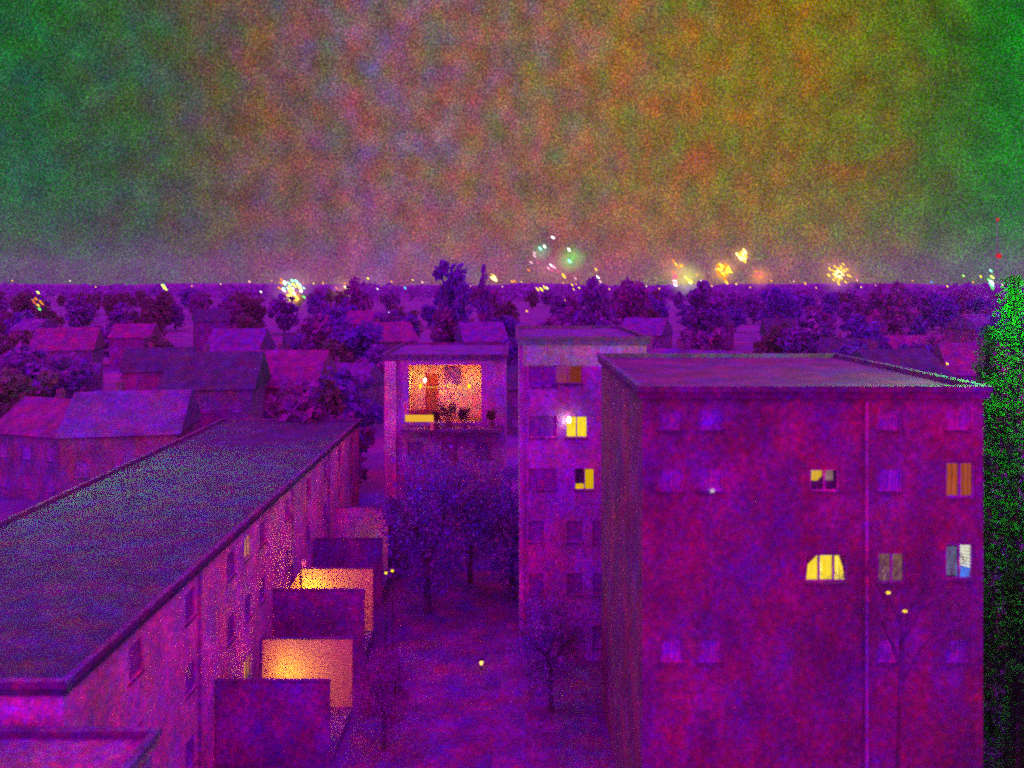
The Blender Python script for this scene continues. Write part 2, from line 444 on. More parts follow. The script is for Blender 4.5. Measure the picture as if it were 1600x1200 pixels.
# --- apartment house with the lit loggia (front at 60 m)
DY = 60.0
dx0, dx1 = px(600, DY), px(790, DY)
lx0, lx1 = px(638, DY) - dx0, px(752, DY) - dx0
lz0, lz1 = pz(660, DY), pz(570, DY)
DH = 14.3
D = building('apartment_house', 'house with a lit top floor loggia of fairy lights beyond the long row', 'apartment house', (dx0, DY, 0), 0, dx1 - dx0, 12, DH,
             [(2.4, 7.4, 1.2, 1.3, 1, None), (5.0, 7.4, 1.2, 1.3, 1, None), (7.6, 7.4, 1.2, 1.3, 1, None),
              (2.4, 4.4, 1.2, 1.3, 1, None), (5.0, 4.4, 1.2, 1.3, 1, None), (7.6, 4.4, 1.2, 1.3, 1, None)], M_plaster, 'flat', M_slate,
             extra_holes=[(lx0, lx1, lz0, lz1)])
MB().box(0.1, 0.95, -0.3, -0.003, 1.0, DH - 0.1).build('pilaster', M_pale, D)
lg = MB().box(lx0 - 0.1, lx1 + 0.1, 2.4, 2.6, lz0, lz1 + 0.1).box(lx0 - 0.2, lx0 - 0.002, 0.352, 2.398, lz0, lz1 + 0.1).box(lx1 + 0.002, lx1 + 0.2, 0.352, 2.398, lz0, lz1 + 0.1)
lg.box(lx0 - 0.2, lx1 + 0.2, 0.352, 2.6, lz1 + 0.102, lz1 + 0.2)
lg = lg.build('loggia', M_orange, D)
MB().box(lx0 - 0.2, lx1 + 0.2, 0.352, 2.6, lz0 - 0.2, lz0 - 0.002).build('floor', M_wood, lg)
MB().box(px(690, DY) - dx0, px(716, DY) - dx0, 2.33, 2.398, pz(606, DY), pz(578, DY)).build('window', M_glass, lg)
MB().box(px(660, DY) - dx0, px(680, DY) - dx0, 2.33, 2.398, lz0, pz(590, DY)).build('door', mat('red_door', (0.40, 0.09, 0.05)), lg)
MB().box(px(640, DY) - dx0, px(668, DY) - dx0, -0.02, 0.1, lz0 + 0.05, lz0 + 0.95).build('railing_panel', mat('red_panel', (0.35, 0.09, 0.07)), D)
point_lamp(lg, (lx1 - 0.55, 1.2, lz1 - 1.3), (1.0, 0.36, 0.04), 70, 0.1)
point_lamp(lg, (lx0 + 0.5, 1.3, lz1 - 1.4), (1.0, 0.36, 0.10), 70, 0.1)
point_lamp(lg, ((lx0 + lx1) / 2, 1.0, lz1 - 1.9), (1.0, 0.5, 0.10), 70, 0.1)
# projecting ledge, planters, and a fascia whose lamplight is put in as emission
MB().box(px(634, DY) - dx0, px(785, DY) - dx0, -1.9, -0.002, lz0 - 0.42, lz0 - 0.22).build('ledge', M_conc, D)
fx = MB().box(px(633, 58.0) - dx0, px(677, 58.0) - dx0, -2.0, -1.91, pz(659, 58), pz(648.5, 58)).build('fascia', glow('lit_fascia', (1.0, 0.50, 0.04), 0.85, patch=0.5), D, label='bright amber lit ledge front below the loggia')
MB().box(px(672, 58) - dx0, px(677.5, 58) - dx0, -1.98, -1.9, pz(673, 58), pz(659.5, 58)).build('bracket', M_cream, D)
MB().box(px(632, 58) - dx0, px(635, 58) - dx0, -1.98, -1.9, pz(647.5, 58), pz(628, 58)).build('railing_post', M_cream, D)
# fairy lights
s = thing('string_lights', 'string of small golden fairy lights hung across the lit loggia', 'fairy lights', at(694, 604, DY - 0.1))
ch = MB()
n = 19
for i in range(n):
    a = i / (n - 1); b_ = (i + 1) / (n - 1)
    q = at(657 + 76 * a, 603 + 1.2 * math.sin(a * 9) + 1.5 * math.sin(a * 3.1), DY - 0.1) - s.location
    q2 = at(657 + 76 * b_, 603 + 1.2 * math.sin(b_ * 9) + 1.5 * math.sin(b_ * 3.1), DY - 0.1) - s.location
    if i < n - 1: ch.tube(q, q2, 0.012, 0.012, 4)
    big = i in (0, n - 1)
    if big or random.random() < 0.8:
        MB().ball((0, 0, 0), 0.14 if big else random.uniform(0.045, 0.07), 1, (0.85, 0.85, 1.5) if big else (1, 1, 1)).build('bulb', glow('bulb_big', (1.0, 0.50, 0.0), 2.2) if big else G_bulb, s, q)
ch.build('cable', M_dark, s)
t = thing('star_lantern', 'tiny white star lantern hanging in the left of the loggia', 'lantern', at(664, 594, DY + 0.6))
MB().ball((0, 0, 0), 0.17, 1, (0.8, 0.8, 1.25)).build('shade', glow('star_white', (0.95, 0.9, 1.0), 3.0), t)
MB().tube((0, 0, 0.2), (0, 0, lz1 - t.location.z), 0.01, 0.01, 4).build('cord', M_dark, t)

# --- plants
def leaf_cloud(b, c, rx, ry, rz_, n, size):
    for _ in range(n):
        while True:
            p = Vector((random.uniform(-1, 1), random.uniform(-1, 1), random.uniform(-1, 1)))
            if 0.25 < p.length < 1: break
        p = Vector((c[0] + p.x * rx, c[1] + p.y * ry, c[2] + p.z * rz_))
        u = Vector((random.gauss(0, 1), random.gauss(0, 1), random.gauss(0, 1))).normalized(); v = u.orthogonal().normalized()
        v = (Matrix.Rotation(random.uniform(0, 6.28), 3, u) @ v); x = u.cross(v)
        s_ = size * random.uniform(0.6, 1.4)
        b.b.faces.new([b.b.verts.new(p + v * s_), b.b.verts.new(p + x * s_ * 0.55), b.b.verts.new(p - v * s_), b.b.verts.new(p - x * s_ * 0.55)])
def shrub(label, loc, r, h, m, group=None, pot=True, cat='shrub'):
    t = thing('shrub', label, cat, loc, 0, group)
    z = 0
    if pot: MB().tube((0, 0, 0), (0, 0, 0.4), 0.2, 0.27, 10).build('pot', M_brick, t); z = 0.4
    st_ = MB()
    for k in range(5): st_.tube((0, 0, z - 0.05), (random.uniform(-r, r) * .6, random.uniform(-r, r) * .6, z + h * 0.7), 0.025, 0.008, 5)
    st_.build('stem', M_bark, t)
    b = MB()
    for k in range(7): leaf_cloud(b, (random.uniform(-r, r) * .55, random.uniform(-r, r) * .55, z + h * random.uniform(.35, .8)), r * .5, r * .5, h * .28, 70, 0.08)
    b.build('foliage', m, t)
    return t
zl = lz0 - 0.22
for x_, Yo, r, h, lab in ((700, -0.9, 0.75, 1.5, 'largest potted shrub spilling over the loggia edge, middle of the ledge'),
                          (725, -1.1, 0.5, 1.1, 'smaller potted shrub on the ledge right of the largest shrub'),
                          (768, -1.0, 0.45, 1.0, 'pale potted shrub at the right end of the loggia ledge'),
                          (682, -1.3, 0.4, 0.9, 'low potted shrub on the ledge by the amber fascia')):
    shrub(lab, (px(x_, DY + Yo), DY + Yo, zl), r, h, M_bush, 'potted shrubs on the loggia ledge')

def branch_set(b, p, d, L, r, depth, tips, spread=0.6, kids=3):
    q = p + d * L
    b.tube(p, q, r, r * 0.62, 5, cap=False)
    if depth == 0: tips.append(q); return
    for k in range(kids):
        ax = d.orthogonal().normalized(); ax = Matrix.Rotation(random.uniform(0, 6.28), 3, d) @ ax
        nd = (d + ax * random.uniform(0.4, 1.0) * spread + Vector((0, 0, 0.12))).normalized()
        branch_set(b, p + d * L * random.uniform(0.6, 1.0), nd, L * random.uniform(0.6, 0.8), r * 0.55, depth - 1, tips, spread, kids)
def tree_meshes(H, rad, leaf, dens, size, mid=.63, half=.30):
    b = MB(); tips = []
    b.tube((0, 0, 0), (0, 0, H * 0.35), H * 0.022, H * 0.016, 7)
    for k in range(5):
        a = k * 1.26 + random.uniform(-.3, .3)
        branch_set(b, Vector((0, 0, H * random.uniform(.25, .36))), Vector((math.cos(a) * .6, math.sin(a) * .6, 1)).normalized(), H * .25, H * .011, 2, tips, 0.7)
    tm = b.mesh('trunk', M_bark)
    c = MB()
    for k in range(dens):
        while True:
            q = Vector((random.uniform(-1, 1), random.uniform(-1, 1), random.uniform(-1, 1)))
            if q.length < 1: break
        cc = (q.x * rad * .8, q.y * rad * .8, H * mid + q.z * H * half)
        g = rad * random.uniform(.18, .36)
        leaf_cloud(c, cc, g, g, g * .8, 34, size)
    return tm, c.mesh('crown', leaf)
def conifer_meshes(H, rad, leaf):
    tm = MB().tube((0, 0, 0), (0, 0, H * .96), H * .016, H * .003, 7).mesh('trunk', M_bark)
    c = MB()
    for i in range(46):
        f = i / 45; z = H * (.08 + .9 * f); r = rad * (1 - f) ** .8 * random.uniform(.75, 1.15) + .12
        for k in range(int(16 + r * 14)):
            a = random.uniform(0, 6.28); rr = r * random.uniform(.35, 1.05)
            leaf_cloud(c, (math.cos(a) * rr, math.sin(a) * rr, z - rr * .25 + random.uniform(-.2, .2)), .35, .35, .22, 12, .075)
    return tm, c.mesh('crown', leaf)
def plant_tree(meshes, name, label, loc, sc=(1, 1, 1), rz=None, group=None):
    t = thing(name, label, 'tree', loc, random.uniform(0, 6.28) if rz is None else rz, group)
    t.scale = sc
    link('trunk', meshes[0], t); link('crown', meshes[1], t)
    return t
random.seed(11)
T_bl = tree_meshes(11, 3.6, LEAF[1], 110, 0.15, .52, .42)
T_vi = tree_meshes(11, 3.6, LEAF[0], 110, 0.15, .52, .42)
T_pl = tree_meshes(11, 3.4, LEAF[2], 100, 0.15, .52, .42)
T_ol = tree_meshes(11, 3.4, LEAF[3], 100, 0.15, .52, .42)
FARM = [tree_meshes(12, 4.2, LEAF[i % 4], 44, 0.5, .52, .42) for i in (0, 1, 2, 3, 0, 1)]
for (x_, Y, ms, sc, lab) in ((668, 48, T_bl, 0.95, 'dark bluish tree in the courtyard just right of the lit patio walls'),
                             (735, 53, T_vi, 0.85, 'dark violet tree in the courtyard below the loggia shrubs'),
                             (800, 50, T_bl, 0.80, 'dark courtyard tree left of the house with the stair windows'),
                             (860, 37, T_vi, 0.55, 'low dark tree in front of the house with the stair windows'),
                             (600, 34, T_pl, 0.42, 'small dark plum tree beside the nearest walled patio')):
    plant_tree(ms, 'courtyard_tree', lab, (px(x_, Y), Y, 0), (sc,) * 3, None, 'courtyard trees')

# --- house with the stair windows (front at 42 m)
EY = 42.0
ex0, ex1 = px(812, EY), px(1010, EY)
def ew(x0, y0, x1, y1): return ((px(x0, EY) + px(x1, EY)) / 2 - ex0, (pz(y0, EY) + pz(y1, EY)) / 2, px(x1, EY) - px(x0, EY), pz(y0, EY) - pz(y1, EY))
ewin = [(*ew(864, 571, 910, 600), 1, G_red, 'dim red curtained window, highest of the three lit ones'),
        (*ew(884, 650, 918, 684), 1, G_yel2, 'brightest yellow window with a bare white bulb in its corner'),
        (*ew(898, 732, 929, 766), 1, None, 'yellow window lit only on its right pane and along its sill')]
for rowi, (ya, yb) in enumerate(((571, 604), (650, 684), (732, 766), (814, 848), (896, 930), (978, 1012))):
    for xa in ((826, 846, 956, 982) if rowi < 3 else (826, 886, 926, 972)):
        ewin.append((*ew(xa, ya, xa + 24, yb), 0, None))
Eb = building('stair_house', 'tall plain house in the middle with three lit windows one above another', 'apartment house', (ex0, EY, 0), 0, ex1 - ex0, 11, pz(538, EY), ewin, M_plaster, 'flat', M_slate)
wx, wz, ww, wh = ew(898, 732, 929, 766)
f3 = [o for o in Eb.children if o.get('label', '').startswith('yellow window lit only')][0]
for ch_ in list(f3.children):
    if ch_.name.startswith('pane'): ch_.data = window_parts(ww, wh, 1, M_clear)[1]
link('curtain', curtain_mesh(ww * .46, wh - .08, glow('lit_yellow_plain', (1.0, 0.62, 0.0), 0.72, fold=0.25)), f3, (ww * .245, .2, 0))
link('blind', curtain_mesh(ww * .47, wh * .25, glow('lit_yellow_low', (1.0, 0.58, 0.0), 0.85, patch=2.5), 'blind'), f3, (-ww * .25, .2, -wh * .36))
MB().box(-ww * .5, ww * .02, .22, .25, -wh * .5, wh * .5).build('back_panel', M_dark, f3, (0, .02, 0))
bl = thing('bare_bulb', 'bare white bulb glaring in the corner of the brightest yellow window', 'lamp', at(889, 656, EY + 0.08))
MB().ball((0, 0, 0), 0.13, 2, (0.9, 0.5, 1.5)).build('bulb', G_white, bl)
MB().tube((0, 0, 0.18), (0, 0, 0.3), 0.04, 0.03, 6).build('socket', M_dark, bl)
point_lamp(bl, (-0.12, -0.32, 0.0), (1.0, 0.75, 0.8), 11, 0.06)
MB().box(0.15, 0.27, -0.13, -0.01, 0, pz(540, EY)).build('downpipe', M_steel, Eb)
# pale roof edge of a house behind
HB = at(942, 527, 82)
building('roof_house', 'house behind the stair house showing a pale strip of roof edge', 'house', (HB.x - 3.2, 82, 0), R(4), 8.5, 8, HB.z - 0.3, [(2, 8, 1.2, 1.3, 1, None), (5.5, 8, 1.2, 1.3, 1, None)], M_grey, 'flat', M_white)

# --- red house on the right (front at 26 m)
FY = 26.0
fx0, fx1 = px(1004, FY), px(1536, FY)
def fw(x0, y0, x1, y1): return ((px(x0, FY) + px(x1, FY)) / 2 - fx0, (pz(y0, FY) + pz(y1, FY)) / 2, px(x1, FY) - px(x0, FY), pz(y0, FY) - pz(y1, FY))
fwin = [(*fw(1266, 733, 1312, 768), 1, None, 'small window showing a yellow slip of curtain'),
        (*fw(1258, 866, 1326, 910), 2, G_yel2, 'wide bright yellow curtained window behind bare branches'),
        (*fw(1372, 864, 1416, 912), 1, G_pale, 'half hidden dim window behind the bare tree'),
        (*fw(1478, 722, 1524, 778), 1, G_ora, 'orange curtained window near the green conifers'),
        (*fw(1478, 850, 1522, 906), 1, None, 'bluish white window with a tilted blind beside the conifers')]
taken = [(1266, 733), (1258, 866), (1372, 864), (1478, 722), (1478, 850)]
for (ya, yb) in ((640, 672), (733, 768), (1000, 1036)):
    for xa in (1030, 1092, 1372, 1478):
        if any(abs(xa - a) < 30 and abs(ya - b) < 25 for a, b in taken): continue
        fwin.append((*fw(xa, ya, xa + 38, yb), 1, None))
Fb = building('red_house', 'broad reddish house on the right with a yellow and a blue lit window', 'apartment house', (fx0, FY, 0), 0, fx1 - fx0, 12, pz(622, FY), fwin, M_brick, 'flat', mat('dark_red_roofing', (0.15, 0.012, 0.12)))
for xa in (1350,): MB().box(px(xa, FY) - fx0, px(xa, FY) - fx0 + .1, -.12, -.01, 0, pz(628, FY)).build('downpipe', M_steel, Fb)
def fwindow(start): return [o for o in Fb.children if o.get('label', '').startswith(start)][0]
# slip of yellow curtain
f = fwindow('small window'); _, _, ww, wh = fw(1266, 733, 1312, 768)
for ch_ in f.children:
    if ch_.name.startswith('pane'): ch_.data = window_parts(ww, wh, 1, M_clear)[1]
link('curtain', curtain_mesh(ww * .42, wh * .55, MATS['lit_yellow_plain'], cut=lambda a: 0.0 if a < .7 else (a - .7) * 1.2), f, (-ww * .25, .2, wh * .2))
link('curtain', curtain_mesh(ww * .33, wh * .52, glow('lit_mauve', (0.6, 0.35, 0.30), 0.42, patch=3.0)), f, (ww * .18, .2, wh * .2))
MB().box(-ww * .5, ww * .5, .24, .27, -wh * .5, wh * .5).build('back_panel', M_dark, f, (0, .02, 0))
# floor lamp and valance behind the wide window
f = fwindow('wide bright'); _, _, ww, wh = fw(1258, 866, 1326, 910)
MB().ball((-ww * .12, .16, -wh * .1), .05, 2, (1, .6, 6)).build('tube_lamp', glow('tube_yellow', (1.0, .9, .25), 1.5), f)
MB().box(-ww * .1, ww * .28, .15, .17, wh * .36, wh * .44).build('valance', glow('valance_yellow', (1.0, .8, .06), 1.1), f)
MB().prism([(-ww * .47, wh * .46), (-ww * .16, wh * .46), (-ww * .40, wh * .1), (-ww * .44, -wh * .46), (-ww * .47, -wh * .46)], .135, .155).build('drape', M_wood, f)
MB().prism([(ww * .47, wh * .46), (ww * .30, wh * .46), (ww * .40, wh * .0), (ww * .45, -wh * .46), (ww * .47, -wh * .46)], .135, .155).build('drape', M_wood, f)
MB().box(ww * .26, ww * .31, .158, .175, -wh * .45, wh * .34).build('curtain_edge', glow('edge_yellow', (1.0, .85, .10), 1.15), f)
# tilted blind over blue screen light
f = fwindow('bluish'); _, _, ww, wh = fw(1478, 850, 1522, 906)
for ch_ in f.children:
    if ch_.name.startswith('pane'): ch_.data = window_parts(ww, wh, 1, M_clear)[1]
for k in range(7):
    z = wh * (.44 - k * .083)
    MB().prism([(ww * .02, z), (ww * .47, z - .03 - .012 * k), (ww * .47, z - .03 - .012 * k - wh * .07), (ww * .02, z - wh * .07)], .18, .19).build('slat', G_blind, f)
MB().box(ww * .0, ww * .49, .205, .215, -wh * .48, -wh * .06).build('blue_glow', G_blue, f)
link('curtain', curtain_mesh(ww * .46, wh * .8, glow('lit_grey_blue', (.30, .34, .62), .34, patch=3.5)), f, (-ww * .25, .2, -wh * .03))
# christmas star in a dark window
st_t = thing('paper_star', 'tiny white paper star shining in a dark window of the reddish house', 'star lantern', at(1113, 767, FY - 0.1))
b = MB()
for k in range(5):
    a = k * 1.2566 + 1.57
    b.tube((0, 0, 0), (math.cos(a) * .1, 0, math.sin(a) * .1), .03, .004, 4)
b.build('shade', glow('paper_star_white', (1.0, .8, 1.0), .7), st_t)
MB().tube((0, 0, .09), (0, 0, .32), .006, .006, 4).build('cord', M_dark, st_t)

# bare tree in front of the right windows
random.seed(5)
b = MB(); tips = []
b.tube((0, 0, 0), (0.25, 0, 9.7), .11, .045, 8)
for k in range(6):
    a = k * 1.1
    branch_set(b, Vector((0.22 + .01 * k, 0, 8.2 + k * .25)), Vector((math.cos(a) * .55, math.sin(a) * .3, 1)).normalized(), 1.35, .030, 3, tips, .7)
bt = thing('bare_tree', 'leafless tree whose branches cross the lit windows of the reddish house', 'tree', (px(1395, 23.2), 23.2, 0))
tw = MB()
for q in tips:
    for k in range(2):
        e = q + Vector((random.uniform(-.3, .3), random.uniform(-.2, .2), random.uniform(.1, .6))); tw.tube(q, e, .009, .004, 3, cap=False)
b.build('trunk', M_bark, bt); tw.build('twig', M_bark, bt)['kind'] = 'stuff'
for x_, y_, lab in ((1388, 926, 'upper tiny gold lantern hanging in the leafless tree'), (1414, 955, 'lower tiny gold lantern hanging in the leafless tree')):
    t = thing('tree_lantern', lab, 'lantern', at(x_, y_, 22.6), 0, 'lanterns in the leafless tree')
    MB().ball((0, 0, 0), .055, 1, (1.3, 1, .7)).build('shade', G_bulb, t)
    MB().tube((0, 0, .04), (0, 0, .4), .006, .006, 4).build('cord', M_dark, t)

# conifers added at the right edge to carry a green tint
random.seed(3)
CON = [conifer_meshes(19.5, 2.6, M_ever), conifer_meshes(17, 2.3, M_ever)]
for i, (x_, Y, sc, lab) in enumerate(((1584, 31.5, 1.05, 'tall green conifer at the right edge reaching the skyline'),
                                      (1640, 29.0, 1.10, 'tallest green conifer, half cut by the right edge'),
                                      (1545, 38.0, 0.93, 'green conifer just past the corner of the reddish house'),
                                      (1590, 24.0, 0.50, 'short green conifer at the lower right in front of the tall ones'))):
    plant_tree(CON[i % 2], 'conifer', lab, (px(x_, Y), Y, 0), (sc,) * 3, None, 'green conifers at the right edge')

# ------------------------------------------------------------------ the suburb beyond: houses and trees up to the skyline
random.seed(21)
HOUSES = []
M_house = mat('weathered_render', (0.20, 0.11, 0.20)); M_house2 = mat('weathered_red_render', (0.24, 0.10, 0.17))
hm_w = [M_house, M_house2, M_house, M_house2]
hm_r = [M_tile, M_slate, M_roof]
spots = []
def free(x, y, r):
    return all((x - a) ** 2 + (y - b) ** 2 > (r + c_) ** 2 for a, b, c_ in spots)
for (x_, Y) in [(60, 75), (180, 66), (320, 82), (430, 92), (520, 110), (240, 115), (90, 130), (360, 140), (840, 105), (900, 135), (1060, 88), (1160, 75), (1260, 95), (1360, 70), (1460, 85), (1540, 105),
                (1110, 130), (1320, 140), (620, 150), (760, 165), (480, 180), (200, 190), (1000, 175), (1230, 185), (1430, 170), (40, 220), (330, 235), (560, 240), (860, 230), (1130, 245), (1380, 235), (1560, 210)]:
    HOUSES.append((px(x_, Y), Y))
PROTO = []
for i in range(4):
    H = (6.0, 7.2, 9.0, 8.0)[i]
    ws = [(x, z, 1.1, 1.3, 1, None) for z in ((1.6, 4.4) if H < 9 else (1.6, 4.4, 7.2)) for x in (1.6, 4.6, 7.6)]
    PROTO.append((H, ws))
protos = {}
MARKS = [(60, 'the small orange firework'), (257, 'the lone lime streak'), (456, 'the big white burst'), (537, 'the loose gold cluster'), (705, 'the broad skyline tree'),
         (868, 'the green glow'), (1055, 'the pink fountain'), (1159, 'the highest gold burst'), (1310, 'the gold ray burst'), (1455, 'the blue skyline lamp'), (1549, 'the white green flare')]
def column(X, Y):
    x = 800 + X * F / Y
    return min(MARKS, key=lambda m: abs(m[0] - x))[1]
def depth_word(X, Y):
    same = sorted(y for x, y in HOUSES if column(x, y) == column(X, Y))
    return ('only one' if len(same) == 1 else ('nearest', 'second nearest', 'third nearest', 'fourth nearest', 'fifth nearest', 'sixth nearest')[same.index(Y)])
for i, (X, Y) in enumerate(HOUSES):
    k = i % 4; rm = i % 3
    key = (k, rm)
    spots.append((X, Y, 7))
    rz = random.uniform(-.5, .5)
    lab = 'gabled house with a %s roof, %s in line below %s' % (('red tiled', 'slate', 'dark')[rm], depth_word(X, Y), column(X, Y))
    if key not in protos:
        H, ws = PROTO[k]
        protos[key] = building('suburb_house', lab, 'house', (X - 4.6, Y, 0), rz, 9.2, 8.0 + k, H, ws, hm_w[k], 'gable_x', hm_r[rm], 'houses among the dark rooftops')
    else:
        o = copy_tree(protos[key]); o['label'] = lab; o.location = (X - 4.6, Y, 0); o.rotation_euler.z = rz
TREE_HUE = ['violet', 'bluish', 'plum', 'olive']
cnt = 0
for j in range(900):
    if cnt >= 210: break
    Y = 66 + (random.random() ** 1.5) * 760
    x_ = random.uniform(-20, 1620)
    X = px(x_, Y)
    if Y < 90 and 560 < x_ < 1000: continue
    if not free(X, Y, 3.0): continue
    if x_ > 800 and 445 + 9 * F / Y > 535: continue
    spots.append((X, Y, 2.0))
    k = random.randrange(6)
    if x_ < 420 and random.random() < .55: k = 3
    sc = random.uniform(.8, 1.3) * (1.0 if Y < 300 else 1.25)
    sc = min(sc, 18.6 / 12 if Y > 140 else 1.15)
    if Y < 140: sc *= .9
    plant_tree(FARM[k], 'suburb_tree', 'dark %s tree among the far rooftops below %s' % (TREE_HUE[k % 4], column(X, Y)), (X, Y, 0), (sc * 1.1, sc * 1.1, sc), None,
               '%s trees among the rooftops below %s' % (TREE_HUE[k % 4], column(X, Y)))
    cnt += 1
# trees that stand above the skyline
for (x_, ytop, Y, wpx, k, lab) in ((705, 400, 220, 62, 1, 'broad dark tree rising highest above the skyline, left of the middle'),
                             (757, 416, 200, 26, 0, 'slim dark tree above the skyline just right of the broad one'),
                             (930, 434, 210, 60, 0, 'wide tree crown on the skyline below the green firework'),
                             (985, 438, 230, 60, 2, 'wide tree crown on the skyline left of the pink flare'),
                             (560, 436, 260, 44, 2, 'round tree crown on the skyline right of the big white firework'),
                             (1100, 441, 240, 70, 0, 'wide tree crown on the skyline below the orange bursts'),
                             (1220, 444, 220, 70, 1, 'wide tree crown on the skyline left of the gold burst'),
                             (1390, 444, 200, 80, 2, 'wide tree crown on the skyline right of the gold burst')):
    Ht = pz(ytop, Y); sc = Ht / 11.3; wm = wpx * Y / F / 2 / 4.0
    plant_tree(FARM[k], 'skyline_tree', lab, (px(x_, Y), Y, 0), (wm, wm, sc), None, 'trees above the skyline')
# far wood closing the horizon
random.seed(9)
wd = MB()
for i in range(900):
    Y = random.uniform(900, 1900); X = random.uniform(-0.78, 0.78) * Y
    leaf_cloud(wd, (X, Y, random.uniform(5, 15)), 14, 10, 7, 10, 5.0)
o = wd.build('distant_wood', LEAF[0]); o['kind'] = 'stuff'; o['label'] = 'dark distant wood along the horizon'; o['category'] = 'wood'

# ------------------------------------------------------------------ street lamps far off: small lights scattered below the skyline
def lampcol(c): return {'o': (1.0, .42, .05), 'w': (1.0, .8, .75), 'p': (1.0, .45, .45), 'y': (.95, .85, .05), 'g': (.45, 1.0, .12), 't': (.05, .6, .75), 'b': (.10, .22, .95), 'r': (.9, .03, .02)}[c]
LN = {'o': 'orange', 'w': 'white', 'p': 'pink', 'y': 'yellow', 'g': 'green', 't': 'teal', 'b': 'blue', 'r': 'red'}
for (x_, y_, Y, c, near) in ((195, 485, 300, 'o', 'below the green streak at far left'), (220, 501, 280, 'w', 'low among the far left rooftops'), (77, 513, 260, 'o', 'at the far left below the small orange firework'),
        (452, 492, 330, 'o', 'below the big white firework'), (531, 486, 330, 'o', 'right of and below the big white firework'), (607, 488, 350, 'w', 'below the broad dark tree on its left'),
        (470, 531, 170, 'p', 'above the long row, left one of a pair'), (515, 534, 170, 'y', 'above the long row, right one of a pair'),
        (633, 450, 420, 't', 'on the skyline left of the broad dark tree'), (823, 486, 320, 'o', 'below the gold streaks in the middle'), (1014, 501, 260, 'o', 'above the reddish house near its left end'),
        (1195, 492, 330, 'p', 'above the middle of the reddish house'), (1405, 489, 250, 'p', 'below and right of the gold burst'), (1404, 455, 420, 'o', 'on the skyline right of the gold burst'), (1478, 568, 90, 'y', 'between the gabled houses above the orange window'),
        (1455, 441, 420, 'b', 'on the skyline toward the right'), (408, 456, 420, 'w', 'on the skyline left of the big white firework'), (390, 440, 420, 'p', 'highest, left of the big white firework'),
        (1505, 431, 420, 'g', 'on the skyline left of the white flare'), (1532, 432, 420, 'y', 'on the skyline close to the white flare'), (1566, 445, 420, 'w', 'on the skyline right of the white flare'),
        (575, 435, 420, 'y', 'on the skyline between the two left fireworks and the broad tree'), (800, 440, 420, 'o', 'on the skyline right of the slim tree'), (1258, 443, 420, 'o', 'on the skyline left of the gold burst'), (660, 441, 430, 'p', 'on the skyline close left of the broad tree')):
    p = at(x_, y_, Y); s_ = Y / F
    t = thing('street_lamp', 'tiny %s street lamp %s' % (LN[c], near), 'street lamp', (p.x, p.y, 0), 0, 'tiny lamps scattered below the skyline')
    MB().tube((0, 0, 0), (0, 0, p.z + 0.2), .10, .07, 6).build('pole', M_steel, t)
    lm = MB().ball((0, 0, 0), 1.0, 1).build('lamp_head', glow('lamp_' + c, lampcol(c), 1.5), t, (0, -.3, p.z))
    lm.scale = (2.6 * s_, 1.5 * s_, 1.6 * s_); lm.rotation_euler = (0, R(48), 0)

random.seed(31)
for x_, c in [(20, 'o'), (110, 'w'), (150, 'o'), (300, 'o'), (345, 'p'), (425, 'o'), (490, 'y'), (505, 'o'), (555, 'o'), (590, 'w'), (612, 'o'), (645, 'y'), (735, 'o'), (785, 'p'), (815, 'y'), (880, 'o'), (905, 'y'), (952, 'o'), (975, 'o'),
              (1010, 'y'), (1030, 'o'), (1095, 'w'), (1112, 'o'), (1150, 'y'), (1172, 'o'), (1205, 'o'), (1240, 'p'), (1275, 'o'), (1345, 'y'), (1368, 'o'), (1425, 'o'), (1480, 'y'), (1520, 'o'), (1585, 'o')]:
    Y = random.uniform(380, 480); p = at(x_, random.uniform(437, 452), Y); s_ = Y / F
    t = thing('street_lamp', 'faint %s street lamp on the skyline, nearest to %s' % (LN[c], column(p.x, Y)), 'street lamp', (p.x, p.y, 0), 0, 'faint %s skyline lamps nearest to %s' % (LN[c], column(p.x, Y)))
    MB().tube((0, 0, 0), (0, 0, p.z + 0.2), .10, .07, 5).build('pole', M_steel, t)
    lm = MB().ball((0, 0, 0), 1.0, 1).build('lamp_head', glow('lamp_' + c, lampcol(c), 1.5), t, (0, -.3, p.z))
    lm.scale = (random.uniform(1.2, 2.4) * s_, 1.1 * s_, 1.1 * s_); lm.rotation_euler = (0, R(48), 0)

# radio mast with two red lights
mY = 700.0
mp = at(1558, 343, mY)
ms = thing('radio_mast', 'thin radio mast with two red lights at the far right', 'mast', (mp.x, mY, 0))
lat = MB()
for k in range(3):
    a = k * 2.094
    lat.tube((math.cos(a) * 2.2, math.sin(a) * 2.2, 0), (math.cos(a) * .3, math.sin(a) * .3, mp.z - 1), .10, .06, 4)
for z in range(4, int(mp.z) - 2, 5):
    for k in range(3):
        r0, r1 = 2.2 - 1.9 * z / mp.z, 2.2 - 1.9 * (z + 5) / mp.z
        lat.tube((math.cos(k * 2.094) * r0, math.sin(k * 2.094) * r0, z), (math.cos(k * 2.094 + 2.094) * r1, math.sin(k * 2.094 + 2.094) * r1, z + 5), .05, .05, 3, cap=False)
lat.build('lattice', M_steel, ms)
MB().ball((0, 0, 0), 1.5, 2).build('beacon', glow('beacon_dim', (.8, .05, .01), .7), ms, (0, -.8, mp.z))
MB().ball((0, 0, 0), 2.3, 2).build('beacon', glow('beacon_red', (.9, .015, .01), .8), ms, (0, -2.5, at(1558, 400, mY).z))

